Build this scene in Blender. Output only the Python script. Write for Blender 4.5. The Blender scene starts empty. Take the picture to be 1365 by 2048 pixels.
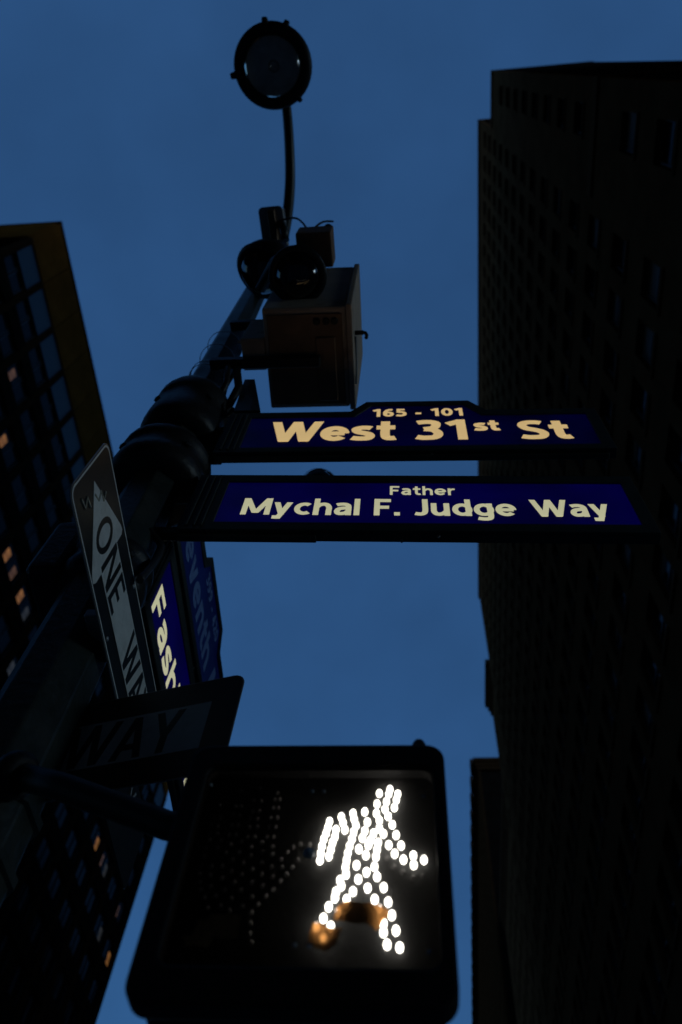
import bpy, bmesh, math, random
from mathutils import Vector, Matrix
random.seed(31)
R = math.radians
PI = math.pi
sc = bpy.context.scene
COL = sc.collection

# ------------------------------------------------------------------ camera
EYE = 1.6
camd = bpy.data.cameras.new('camera')
camo = bpy.data.objects.new('camera', camd)
COL.objects.link(camo)
rows = ((0.99587253, 0.02856479, 0.08615082),
        (0.06650702, -0.87557298, -0.47848592),
        (0.06176348, 0.48224062, -0.87385883))
# rows give camera->world with the camera's z pointing backwards
m3 = Matrix(rows)
M = m3.to_4x4()
M.translation = (0, 0, EYE)
camo.matrix_world = M
camd.sensor_fit = 'VERTICAL'
camd.sensor_height = 36.0
camd.sensor_width = 24.0
camd.lens = 36.0 * 1620.0 / 2048.0
camd.clip_start = 0.05
camd.clip_end = 3000
camd.dof.use_dof = True
camd.dof.focus_distance = 2.45
camd.dof.aperture_fstop = 2.6
sc.camera = camo

# ------------------------------------------------------------------ sky, sun, exposure
SUN_EL, SUN_ROT = R(6.0), R(99.0)
world = bpy.data.worlds.new('World')
sc.world = world
world.use_nodes = True
nt = world.node_tree
bg = nt.nodes['Background']
sky = nt.nodes.new('ShaderNodeTexSky')
sky.sky_type = 'NISHITA'
sky.sun_disc = False
sky.sun_elevation = SUN_EL
sky.sun_rotation = SUN_ROT
sky.air_density = 1.0
sky.dust_density = 0.2
sky.ozone_density = 5.0
# a thin, even dusk overcast veils the clear sky and softens its gradient; faint cloud mottling
veil = nt.nodes.new('ShaderNodeMix'); veil.data_type = 'RGBA'
veil.inputs[0].default_value = 0.66
veil.inputs[7].default_value = (0.082, 0.252, 0.635, 1)
tc = nt.nodes.new('ShaderNodeTexCoord')
cn = nt.nodes.new('ShaderNodeTexNoise'); cn.inputs['Scale'].default_value = 3.2
cn.inputs['Detail'].default_value = 4.0; cn.inputs['Roughness'].default_value = 0.55
cr = nt.nodes.new('ShaderNodeMapRange')
cr.inputs[1].default_value = 0.3; cr.inputs[2].default_value = 0.7
cr.inputs[3].default_value = 0.86; cr.inputs[4].default_value = 1.12
cm = nt.nodes.new('ShaderNodeMix'); cm.data_type = 'RGBA'; cm.blend_type = 'MULTIPLY'
cm.inputs[0].default_value = 1.0
nt.links.new(sky.outputs[0], veil.inputs[6])
nt.links.new(tc.outputs['Generated'], cn.inputs['Vector'])
nt.links.new(cn.outputs['Fac'], cr.inputs[0])
nt.links.new(veil.outputs[2], cm.inputs[6])
nt.links.new(cr.outputs[0], cm.inputs[7])
nt.links.new(cm.outputs[2], bg.inputs[0])
bg.inputs[1].default_value = 0.131

sund = bpy.data.lights.new('sun', 'SUN')
sund.energy = 0.15
sund.angle = R(12)
sund.color = (0.58, 0.84, 1.0)
suno = bpy.data.objects.new('sun', sund)
COL.objects.link(suno)
# sun_rotation is measured from +Y towards +X
sdir = Vector((math.sin(SUN_ROT) * math.cos(SUN_EL), math.cos(SUN_ROT) * math.cos(SUN_EL), math.sin(SUN_EL)))
suno.rotation_euler = sdir.to_track_quat('Z', 'Y').to_euler()

sc.view_settings.view_transform = 'Standard'
sc.view_settings.look = 'None'
sc.view_settings.gamma = 1.0
sc.view_settings.exposure = 1.0
sc.view_settings.use_curve_mapping = False
sc.cycles.max_bounces = 6
sc.cycles.transparent_max_bounces = 12
sc.cycles.caustics_reflective = False
sc.cycles.caustics_refractive = False


def project(w):
    c = m3.transposed() @ (Vector(w) - Vector((0, 0, EYE)))
    if c.z > -1e-3:
        return (-9999, -9999)
    return (682.5 + 1620 * c.x / -c.z, 1024 - 1620 * c.y / -c.z)


def ray(px, py):
    return m3 @ Vector(((px - 682.5) / 1620, -(py - 1024) / 1620, -1))


def at(px, py, z):
    r = ray(px, py); k = (z - EYE) / r.z
    return (r.x * k, r.y * k, z)


# ------------------------------------------------------------------ materials
def mat(name, col, rough=0.6, metal=0.0, var=0.25, scale=8.0, bump=0.0, bscale=60.0, coat=0.0, spec=0.5, dirt=None):
    m = bpy.data.materials.new(name); m.use_nodes = True
    n = m.node_tree; b = n.nodes['Principled BSDF']
    b.inputs['Roughness'].default_value = rough
    b.inputs['Metallic'].default_value = metal
    b.inputs['Coat Weight'].default_value = coat
    b.inputs['Specular IOR Level'].default_value = spec
    t = n.nodes.new('ShaderNodeTexCoord')
    no = n.nodes.new('ShaderNodeTexNoise'); no.inputs['Scale'].default_value = scale
    no.inputs['Detail'].default_value = 6; no.inputs['Roughness'].default_value = 0.65
    n.links.new(t.outputs['Object'], no.inputs['Vector'])
    rp = n.nodes.new('ShaderNodeValToRGB')
    lo = [c * (1 - var) for c in col]; hi = [min(1, c * (1 + var)) for c in col]
    rp.color_ramp.elements[0].position = 0.3; rp.color_ramp.elements[1].position = 0.7
    rp.color_ramp.elements[0].color = (*lo, 1); rp.color_ramp.elements[1].color = (*hi, 1)
    n.links.new(no.outputs['Fac'], rp.inputs[0])
    out = rp.outputs[0]
    if dirt:
        n2 = n.nodes.new('ShaderNodeTexNoise'); n2.inputs['Scale'].default_value = scale * 0.6
        n2.inputs['Detail'].default_value = 9; n2.inputs['Roughness'].default_value = 0.75
        n.links.new(t.outputs['Object'], n2.inputs['Vector'])
        mr = n.nodes.new('ShaderNodeMapRange'); mr.inputs[1].default_value = 0.52; mr.inputs[2].default_value = 0.66
        n.links.new(n2.outputs['Fac'], mr.inputs[0])
        mx = n.nodes.new('ShaderNodeMix'); mx.data_type = 'RGBA'
        mx.inputs[7].default_value = (*dirt, 1)
        n.links.new(mr.outputs[0], mx.inputs[0]); n.links.new(out, mx.inputs[6])
        out = mx.outputs[2]
    n.links.new(out, b.inputs['Base Color'])
    # roughness wear
    rr = n.nodes.new('ShaderNodeMapRange'); rr.inputs[3].default_value = max(0.03, rough - 0.12); rr.inputs[4].default_value = min(1, rough + 0.12)
    n.links.new(no.outputs['Fac'], rr.inputs[0]); n.links.new(rr.outputs[0], b.inputs['Roughness'])
    if bump:
        bn = n.nodes.new('ShaderNodeTexNoise'); bn.inputs['Scale'].default_value = bscale; bn.inputs['Detail'].default_value = 4
        n.links.new(t.outputs['Object'], bn.inputs['Vector'])
        bp = n.nodes.new('ShaderNodeBump'); bp.inputs['Strength'].default_value = bump; bp.inputs['Distance'].default_value = 0.01
        n.links.new(bn.outputs['Fac'], bp.inputs['Height']); n.links.new(bp.outputs[0], b.inputs['Normal'])
    return m


def emit(name, col, strength, var=0.12, scale=3.0, base=(0.3, 0.3, 0.3), rough=0.35):
    """surface lit from within (backlit sheet, lamp, lit room)"""
    m = bpy.data.materials.new(name); m.use_nodes = True
    n = m.node_tree; b = n.nodes['Principled BSDF']
    b.inputs['Base Color'].default_value = (*base, 1)
    b.inputs['Roughness'].default_value = rough
    b.inputs['Emission Color'].default_value = (*col, 1)
    b.inputs['Specular IOR Level'].default_value = 0.2
    t = n.nodes.new('ShaderNodeTexCoord')
    no = n.nodes.new('ShaderNodeTexNoise'); no.inputs['Scale'].default_value = scale; no.inputs['Detail'].default_value = 3
    n.links.new(t.outputs['Object'], no.inputs['Vector'])
    mr = n.nodes.new('ShaderNodeMapRange'); mr.inputs[1].default_value = 0.3; mr.inputs[2].default_value = 0.7
    mr.inputs[3].default_value = strength * (1 - var); mr.inputs[4].default_value = strength * (1 + var)
    n.links.new(no.outputs['Fac'], mr.inputs[0]); n.links.new(mr.outputs[0], b.inputs['Emission Strength'])
    return m


def glass(name, tint=(0.9, 0.93, 0.95), rough=0.02):
    m = bpy.data.materials.new(name); m.use_nodes = True
    b = m.node_tree.nodes['Principled BSDF']
    b.inputs['Base Color'].default_value = (*tint, 1)
    b.inputs['Roughness'].default_value = rough
    b.inputs['Transmission Weight'].default_value = 1.0
    b.inputs['IOR'].default_value = 1.46
    return m


def dusty_cover(name, dust):
    """thin clear cover: mostly transparent, a little gloss and a dust film that also imitates glow"""
    m = bpy.data.materials.new(name); m.use_nodes = True
    n = m.node_tree; n.nodes.clear()
    o = n.nodes.new('ShaderNodeOutputMaterial')
    tr = n.nodes.new('ShaderNodeBsdfTransparent')
    tl = n.nodes.new('ShaderNodeBsdfTranslucent'); tl.inputs[0].default_value = (0.82, 0.81, 0.80, 1)
    gl = n.nodes.new('ShaderNodeBsdfGlossy'); gl.inputs['Roughness'].default_value = 0.12
    fr = n.nodes.new('ShaderNodeFresnel'); fr.inputs[0].default_value = 1.28
    t = n.nodes.new('ShaderNodeTexCoord')
    no = n.nodes.new('ShaderNodeTexNoise'); no.inputs['Scale'].default_value = 14; no.inputs['Detail'].default_value = 8; no.inputs['Roughness'].default_value = 0.7
    n.links.new(t.outputs['Object'], no.inputs['Vector'])
    mr = n.nodes.new('ShaderNodeMapRange'); mr.inputs[1].default_value = 0.3; mr.inputs[2].default_value = 0.75
    mr.inputs[3].default_value = dust * 0.4; mr.inputs[4].default_value = dust * 1.6
    n.links.new(no.outputs['Fac'], mr.inputs[0])
    a = n.nodes.new('ShaderNodeMixShader'); b = n.nodes.new('ShaderNodeMixShader')
    n.links.new(mr.outputs[0], a.inputs[0]); n.links.new(tr.outputs[0], a.inputs[1]); n.links.new(tl.outputs[0], a.inputs[2])
    n.links.new(fr.outputs[0], b.inputs[0]); n.links.new(a.outputs[0], b.inputs[1]); n.links.new(gl.outputs[0], b.inputs[2])
    n.links.new(b.outputs[0], o.inputs[0])
    return m


def paper(name, col):
    m = bpy.data.materials.new(name); m.use_nodes = True
    n = m.node_tree; n.nodes.clear()
    o = n.nodes.new('ShaderNodeOutputMaterial')
    tl = n.nodes.new('ShaderNodeBsdfTranslucent'); df = n.nodes.new('ShaderNodeBsdfDiffuse')
    t = n.nodes.new('ShaderNodeTexCoord')
    no = n.nodes.new('ShaderNodeTexNoise'); no.inputs['Scale'].default_value = 90; no.inputs['Detail'].default_value = 8; no.inputs['Roughness'].default_value = 0.8
    n.links.new(t.outputs['Object'], no.inputs['Vector'])
    rp = n.nodes.new('ShaderNodeValToRGB')
    rp.color_ramp.elements[0].position = 0.36; rp.color_ramp.elements[1].position = 0.66
    rp.color_ramp.elements[0].color = (*[c * 0.45 for c in col], 1); rp.color_ramp.elements[1].color = (*col, 1)
    n.links.new(no.outputs['Fac'], rp.inputs[0])
    n.links.new(rp.outputs[0], tl.inputs[0]); n.links.new(rp.outputs[0], df.inputs[0])
    tr = n.nodes.new('ShaderNodeBsdfTransparent')
    n.links.new(rp.outputs[0], tr.inputs[0])
    a = n.nodes.new('ShaderNodeMixShader'); a.inputs[0].default_value = 0.25
    n.links.new(tl.outputs[0], a.inputs[1]); n.links.new(df.outputs[0], a.inputs[2])
    b = n.nodes.new('ShaderNodeMixShader'); b.inputs[0].default_value = 0.42
    n.links.new(a.outputs[0], b.inputs[1]); n.links.new(tr.outputs[0], b.inputs[2])
    n.links.new(b.outputs[0], o.inputs[0])
    return m


MT = {}
MT['pole'] = mat('green_black_paint', (0.018, 0.026, 0.024), 0.42, 0.0, 0.35, 6, 0.25, 40, dirt=(0.045, 0.048, 0.042), spec=0.5)
MT['iron'] = mat('cast_iron_paint', (0.010, 0.011, 0.012), 0.48, 0.0, 0.3, 9, 0.3, 50, spec=0.4)
MT['black'] = mat('black_housing', (0.008, 0.008, 0.009), 0.55, 0.0, 0.25, 10, 0.12, 90, spec=0.3)
MT['steel'] = mat('galvanised_steel', (0.34, 0.35, 0.36), 0.42, 0.35, 0.25, 12)
MT['alu'] = mat('sign_aluminium_edge', (0.42, 0.43, 0.44), 0.4, 0.7, 0.2, 15)
MT['frame'] = mat('sign_frame_paint', (0.045, 0.055, 0.052), 0.6, 0.0, 0.3, 12, 0.1, 80, spec=0.3)
MT['cabinet'] = mat('cabinet_beige_paint', (0.55, 0.43, 0.33), 0.6, 0.0, 0.18, 5, 0.1, 60, dirt=(0.30, 0.17, 0.09))  # beige and dirt warmed a little, standing in for warm street light
MT['cabinet_dark'] = mat('warm_tinted_steel', (0.28, 0.16, 0.09), 0.6, 0.0, 0.3, 7, 0.15, 60)  # brown tint stands in for warm street light on the underside
MT['cable'] = mat('black_cable', (0.02, 0.02, 0.022), 0.6, 0, 0.2, 20)
MT['strap'] = mat('steel_banding', (0.36, 0.36, 0.37), 0.4, 0.6, 0.2, 20)
MT['sign_black'] = mat('black_sign_sheet', (0.013, 0.017, 0.018), 0.42, 0, 0.3, 20, dirt=(0.022, 0.025, 0.024))
MT['sign_white'] = mat('white_sign_sheet', (0.80, 0.82, 0.80), 0.42, 0, 0.08, 25, dirt=(0.66, 0.67, 0.64))
MT['scrawl'] = mat('grey_paint_scrawl', (0.42, 0.40, 0.33), 0.6, 0, 0.5, 60)
MT['faded'] = mat('faded_grey_letter', (0.35, 0.36, 0.38), 0.6, 0, 0.2, 40)
MT['lens'] = dusty_cover('clear_glass_bowl', 0.12)  # dust film added to lighten the lamp's interior
MT['smoke'] = mat('smoked_dome', (0.004, 0.004, 0.006), 0.06, 0, 0.1, 10, coat=0.6)
MT['reflector'] = mat('lamp_reflector', (0.85, 0.86, 0.88), 0.45, 0.0, 0.2, 10)
MT['text_gold'] = emit('backlit_letters_warm', (1.0, 0.70, 0.31), 0.28, 0.20, 2.0, (0.5, 0.45, 0.35))
MT['text_cream'] = emit('backlit_letters_cream', (0.95, 0.93, 0.58), 0.235, 0.18, 2.0, (0.5, 0.5, 0.42))
MT['text_dim'] = emit('dim_backlit_letters', (0.16, 0.36, 1.0), 0.013, 0.3, 3, (0.10, 0.18, 0.34))
MT['blue_lit1'] = emit('backlit_blue_sheet_a', (0.01, 0.0, 1.0), 0.006, 0.6, 2.5, (0.004, 0.005, 0.05), 0.45)
MT['blue_lit2'] = emit('backlit_blue_sheet_b', (0.02, 0.0, 1.0), 0.013, 0.5, 2.5, (0.004, 0.004, 0.06), 0.45)
MT['blue_dim'] = emit('dim_backlit_blue_sheet', (0.03, 0.10, 1.0), 0.0065, 0.4, 3, (0.004, 0.010, 0.06))
MT['led_on'] = emit('led_white_lit', (1.0, 0.94, 0.83), 4.6, 0.1, 30)
MT['led_off'] = mat('led_unlit', (0.075, 0.072, 0.072), 0.25, 0, 0.3, 60)
MT['board'] = mat('signal_board', (0.007, 0.0075, 0.008), 0.7, 0, 0.3, 16, 0.1, 120, spec=0.2)
MT['cover'] = dusty_cover('dusty_clear_cover', 0.0055)  # dust strength set to imitate lens glow round the LEDs
MT['paper'] = paper('torn_brown_paper', (0.90, 0.60, 0.33))
MT['asphalt'] = mat('asphalt', (0.05, 0.05, 0.052), 0.85, 0, 0.3, 2, 0.4, 120)
MT['concrete'] = mat('pavement_concrete', (0.25, 0.245, 0.23), 0.85, 0, 0.2, 2, 0.2, 80)
MT['granite'] = mat('kerb_granite', (0.30, 0.30, 0.31), 0.75, 0, 0.25, 14, 0.2, 80)
MT['brick_dark'] = mat('dark_brick', (0.115, 0.050, 0.022), 0.9, 0, 0.3, 0.5, 0.3, 8, spec=0.0)  # dark brown base, mottled at random
MT['brick_brown'] = mat('brown_brick', (0.062, 0.025, 0.010), 0.9, 0, 0.3, 0.5, 0.3, 8, spec=0.0)
MT['stone_trim'] = mat('dark_stone_trim', (0.13, 0.06, 0.03), 0.85, 0, 0.25, 0.8, 0.2, 8, spec=0.0)  # brown base, slight random mottling
MT['ochre'] = mat('ochre_crown_panel', (0.135, 0.050, 0.009), 0.7, 0, 0.3, 0.35, 0.1, 6, spec=0.0)
MT['pier'] = mat('dark_curtain_pier', (0.034, 0.016, 0.008), 0.7, 0.0, 0.3, 0.7, spec=0.0)
MT['spandrel'] = mat('dark_spandrel', (0.016, 0.010, 0.007), 0.6, 0, 0.4, 0.6, spec=0.0)
MT['wframe'] = mat('window_frame_paint', (0.03, 0.03, 0.03), 0.6, 0, 0.3, 5)
MT['pane'] = mat('dark_window_glass', (0.005, 0.005, 0.005), 0.12, 0, 0.3, 0.6, spec=0.045)
MT['room_a'] = emit('lit_room_orange', (1.0, 0.42, 0.12), 0.085, 0.5, 1.6, (0.05, 0.04, 0.03))
MT['room_b'] = emit('lit_room_dim', (1.0, 0.50, 0.28), 0.030, 0.5, 1.6, (0.05, 0.04, 0.03))
MT['room_c'] = emit('lit_room_grey', (0.9, 0.95, 1.0), 0.010, 0.5, 1.6, (0.05, 0.05, 0.05))
MT['blind'] = mat('window_blind', (0.10, 0.055, 0.03), 0.8, 0, 0.3, 3)
MT['lampframe'] = mat('lamp_ring_black', (0.008, 0.009, 0.010), 0.55, 0, 0.2, 10)


# ------------------------------------------------------------------ mesh helpers
class MB:
    def __init__(self):
        self.v = []; self.f = []; self.sm = []

    def add(self, vs, fs, smooth=False):
        o = len(self.v)
        self.v += [tuple(p) for p in vs]
        for f in fs:
            self.f.append(tuple(i + o for i in f)); self.sm.append(smooth)
        return self

    def box(self, x0, x1, y0, y1, z0, z1):
        vs = [(x, y, z) for x in (x0, x1) for y in (y0, y1) for z in (z0, z1)]
        return self.add(vs, [(0, 1, 3, 2), (4, 6, 7, 5), (0, 4, 5, 1), (2, 3, 7, 6), (0, 2, 6, 4), (1, 5, 7, 3)])

    def prism(self, poly, d0, d1, plane='xz'):
        """poly of 2D points, extruded along the third axis from d0 to d1"""
        n = len(poly)

        def P(p, d):
            return {'xz': (p[0], d, p[1]), 'xy': (p[0], p[1], d), 'yz': (d, p[0], p[1])}[plane]
        vs = [P(p, d0) for p in poly] + [P(p, d1) for p in poly]
        fs = [tuple(range(n))[::-1], tuple(range(n, 2 * n))]
        fs += [(i, (i + 1) % n, n + (i + 1) % n, n + i) for i in range(n)]
        return self.add(vs, fs)

    def ringprism(self, outer, inner, d0, d1):
        """frame between two loops of equal count in xz, extruded along y"""
        n = len(outer)
        vs = []
        for d in (d0, d1):
            vs += [(p[0], d, p[1]) for p in outer] + [(p[0], d, p[1]) for p in inner]
        fs = []
        for i in range(n):
            j = (i + 1) % n
            fs.append((i, n + i, n + j, j))
            fs.append((2 * n + i, 2 * n + j, 3 * n + j, 3 * n + i))
            fs.append((i, j, 2 * n + j, 2 * n + i))
            fs.append((n + i, 3 * n + i, 3 * n + j, n + j))
        return self.add(vs, fs)

    def lathe(self, prof, n=24, center=(0, 0, 0), axis=(0, 0, 1), smooth=True, caps=True):
        """prof: list of (r, h) along axis"""
        a = Vector(axis).normalized()
        u = a.orthogonal().normalized(); w = a.cross(u)
        c = Vector(center)
        vs = []
        for r, h in prof:
            for k in range(n):
                t = 2 * PI * (k + 0.5) / n
                vs.append(c + a * h + (u * math.cos(t) + w * math.sin(t)) * r)
        fs = []
        for i in range(len(prof) - 1):
            for k in range(n):
                j = (k + 1) % n
                fs.append((i * n + k, i * n + j, (i + 1) * n + j, (i + 1) * n + k))
        self.add(vs, fs, smooth)
        if caps:
            o = len(self.v) - len(vs)
            if prof[0][0] > 1e-6:
                self.f.append(tuple(o + k for k in range(n))[::-1]); self.sm.append(False)
            if prof[-1][0] > 1e-6:
                b = o + (len(prof) - 1) * n
                self.f.append(tuple(b + k for k in range(n))); self.sm.append(False)
        return self

    def tube(self, pts, rad, n=10, smooth=True):
        pts = [Vector(p) for p in pts]
        rs = rad if isinstance(rad, (list, tuple)) else [rad] * len(pts)
        vs = []; up = None
        for i, p in enumerate(pts):
            d = (pts[min(i + 1, len(pts) - 1)] - pts[max(i - 1, 0)]).normalized()
            if up is None:
                up = d.orthogonal().normalized()
            up = (up - d * up.dot(d)).normalized()
            w = d.cross(up)
            for k in range(n):
                t = 2 * PI * k / n
                vs.append(p + (up * math.cos(t) + w * math.sin(t)) * rs[i])
        fs = []
        for i in range(len(pts) - 1):
            for k in range(n):
                j = (k + 1) % n
                fs.append((i * n + k, i * n + j, (i + 1) * n + j, (i + 1) * n + k))
        o = len(self.v)
        self.add(vs, fs, smooth)
        self.f.append(tuple(o + k for k in range(n))[::-1]); self.sm.append(False)
        self.f.append(tuple(o + (len(pts) - 1) * n + k for k in range(n))); self.sm.append(False)
        return self

    def mesh(self, name, m, bevel=0.0, seg=2):
        me = bpy.data.meshes.new(name)
        me.from_pydata(self.v, [], self.f)
        me.polygons.foreach_set('use_smooth', self.sm)
        bm = bmesh.new(); bm.from_mesh(me)
        bmesh.ops.recalc_face_normals(bm, faces=bm.faces)
        if bevel:
            es = [e for e in bm.edges if len(e.link_faces) == 2 and e.calc_face_angle(0) > 0.6]
            bmesh.ops.bevel(bm, geom=es, offset=bevel, segments=seg, affect='EDGES', profile=0.6, clamp_overlap=True)
        bm.to_mesh(me); bm.free()
        me.materials.append(m)
        me.update()
        return me

    def build(self, name, m, parent=None, bevel=0.0, seg=2, loc=None):
        return link(name, self.mesh(name, m, bevel, seg), parent, loc)


def link(name, me, parent=None, loc=None, rot=None):
    o = bpy.data.objects.new(name, me)
    COL.objects.link(o)
    if parent:
        o.parent = parent
    if loc:
        o.location = loc
    if rot:
        o.rotation_euler = rot
    return o


def thing(name, label, cat, loc=(0, 0, 0), rotz=0.0, group=None, roty=0.0):
    o = bpy.data.objects.new(name, None)
    COL.objects.link(o)
    o.location = loc; o.rotation_euler = (0, roty, rotz)
    o.empty_display_size = 0.2
    o['label'] = label; o['category'] = cat
    if group:
        o['group'] = group
    return o


def structure(o):
    o['kind'] = 'structure'
    return o


def rrect(x0, x1, z0, z1, r, n=5):
    pts = []
    for cx, cz, a0 in ((x1 - r, z0 + r, -90), (x1 - r, z1 - r, 0), (x0 + r, z1 - r, 90), (x0 + r, z0 + r, 180)):
        for k in range(n + 1):
            a = R(a0 + 90.0 * k / n)
            pts.append((cx + r * math.cos(a), cz + r * math.sin(a)))
    return pts


# ------------------------------------------------------------------ sign lettering: drawn stroke by stroke, one mesh per letter
def _arc(cx, cy, rx, ry, a0, a1, n=16):
    return [(cx + rx * math.cos(R(a0 + (a1 - a0) * k / n)), cy + ry * math.sin(R(a0 + (a1 - a0) * k / n))) for k in range(n + 1)]


def _spl(p, n=5):
    C = [Vector(c) for c in p]; out = []
    for i in range(len(C) - 1):
        p0, p1, p2, p3 = C[max(i - 1, 0)], C[i], C[i + 1], C[min(i + 2, len(C) - 1)]
        for k in range(n):
            s = k / n
            q = 0.5 * ((2 * p1) + (p2 - p0) * s + (2 * p0 - 5 * p1 + 4 * p2 - p3) * s * s + (3 * p1 - p0 - 3 * p2 + p3) * s ** 3)
            out.append((q.x, q.y))
    return out + [tuple(C[-1])]


def glyph(c, w):
    """centre lines of a humanist sans letter: ('r', points) ribbon, ('d', top x, top y, bottom x, bottom y) level-cut diagonal; and its width"""
    h = w / 2; X = 0.75
    V = lambda x, a, b: ('r', [(x, a), (x, b)])
    B = lambda a, b, y: ('r', [(a, y), (b, y)])
    S = lambda *p: ('r', _spl(p))
    E = lambda cx, cy, rx, ry: ('r', _arc(cx, cy, rx - h, ry - h, 0, 360, 24))
    D = lambda x0, y0, x1, y1: ('d', x0, y0, x1, y1)
    T, L = 1 - h, h
    xt = X - h
    G = {
        'W': ([D(.10, 1, .37, 0), D(.62, 1, .39, 0), D(.62, 1, .85, 0), D(1.14, 1, .87, 0)], 1.17),
        'M': ([V(h, 1, 0), V(.98 - h, 1, 0), D(.11, 1, .47, .12), D(.87, 1, .51, .12)], 0.98),
        'N': ([V(h, 1, 0), V(.76 - h, 1, 0), D(h + .02, 1, .76 - h - .02, 0)], 0.76),
        'V': ([D(.10, 1, .36, 0), D(.64, 1, .38, 0)], 0.74),
        'A': ([D(.36, 1, .10, 0), D(.38, 1, .64, 0), B(.18, .56, .28)], 0.74),
        'Y': ([D(.10, 1, .34, .42), D(.60, 1, .36, .42), V(.35, .46, 0)], 0.70),
        'E': ([V(h, 1, 0), B(h, .56, T), B(h, .50, .5), B(h, .56, L)], 0.58),
        'F': ([V(h, 1, 0), B(h, .56, T), B(h, .50, .49)], 0.58),
        'O': ([E(.42, .5, .42, .5)], 0.84),
        'J': ([S((.36, 1), (.36, .7), (.36, .3), (.31, .14), (.19, h), (.02, h + .03))], 0.46),
        'S': ([S((.56, .86), (.44, T), (.28, T), (.14, .84), (h, .72), (.18, .58), (.34, .50), (.49, .41), (.56, .27), (.48, .13), (.30, h), (.16, h + .01), (.03, h + .05))], 0.64),
        'e': ([('r', _arc(.34, X / 2, .34 - h, X / 2 - h, 0, 318, 20)), B(h, .68 - h, X / 2)], 0.68),
        's': ([S((.46, xt - .03), (.36, xt), (.24, xt), (.13, xt - .05), (h, .53), (.16, .43), (.28, .38), (.40, .32), (.45, .22), (.39, .12), (.25, h), (.13, h + .01), (.02, h + .04))], 0.52),
        't': ([S((.22, .96), (.22, .6), (.22, .28), (.26, .13), (.36, h), (.46, h + .02)), B(.01, .46, xt)], 0.48),
        'h': ([V(h, 1, 0), S((h, .46), (.18, .60), (.32, xt), (.45, xt - .05), (.52, .45), (.52, .25), (.52, 0))], 0.61),
        'n': ([V(h, X, 0), S((h, .46), (.18, .60), (.32, xt), (.45, xt - .05), (.52, .45), (.52, .25), (.52, 0))], 0.61),
        'r': ([V(h, X, 0), S((h, .42), (.16, .57), (.28, xt - .01), (.42, xt))], 0.43),
        'u': ([V(.61 - h, X, 0), S((h, X), (h, .5), (h, .27), (.16, .12), (.29, h), (.43, .16), (.52, .30))], 0.61),
        'a': ([S((.07, xt - .04), (.20, xt), (.34, xt), (.45, xt - .07), (.48, .46), (.48, .2), (.48, 0)), S((.48, .42), (.30, .42), (.15, .36), (h, .22), (.15, .10), (.28, h), (.40, .14), (.48, .26))], 0.57),
        'c': ([('r', _arc(.34, X / 2, .34 - h, X / 2 - h, 52, 308, 16))], 0.56),
        'd': ([V(.62 - h, 1, 0), E(.33, X / 2, .33, X / 2)], 0.62),
        'g': ([S((.62 - h, X), (.62 - h, .3), (.62 - h, 0), (.48, -.14), (.32, -.18), (.10, -.14)), E(.33, X / 2, .33, X / 2)], 0.62),
        'o': ([E(.34, X / 2, .34, X / 2)], 0.68),
        'l': ([V(h, 1, 0)], w), 'i': ([V(h, X, 0), V(h, 1.02, .86)], w), '.': ([V(h, w, 0)], w),
        'v': ([D(.09, X, .29, 0), D(.51, X, .31, 0)], 0.60),
        'y': ([D(.09, X, .31, .02), D(.53, X, .20, -.24), B(.02, .22, -.24 + h)], 0.62),
        '1': ([V(.36, 1, 0), ('r', [(.36, .93), (.05, .76)])], 0.50),
        '2': ([S((.06, .86), (.20, T), (.36, T), (.50, .82), (.50, .66), (.36, .44), (.18, .24), (.06, h)), B(.02, .58, L)], 0.60),
        '3': ([S((.05, T - .03), (.20, T), (.34, T), (.47, .84), (.48, .70), (.40, .58), (.20, .53)), S((.20, .53), (.40, .49), (.51, .36), (.51, .22), (.42, .12), (.28, h), (.16, h), (.02, h + .04))], 0.62),
        '4': ([V(.44, 1, 0), B(.02, .60, .26), D(.42, 1, .09, .24)], 0.62),
        '5': ([B(.13, .52, T), V(.15, 1, .52), S((.15, .54), (.28, .58), (.42, .54), (.52, .40), (.50, .20), (.38, h + .02), (.24, h), (.04, h + .04))], 0.60),
        '6': ([E(.33, .32, .31, .32), S((.55, T - .02), (.40, T), (.22, .78), (.12, .55), (h + .02, .32))], 0.64),
        '9': ([E(.31, .68, .31, .32), S((.07, h + .02), (.24, h), (.40, .20), (.52, .45), (.62 - h - .02, .68))], 0.64),
        '0': ([E(.33, .5, .33, .5)], 0.66),
        '-': ([B(.02, .36, .36)], 0.38), ' ': ([], 0.30),
    }
    return G[c]


LETTERS = {}


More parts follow.
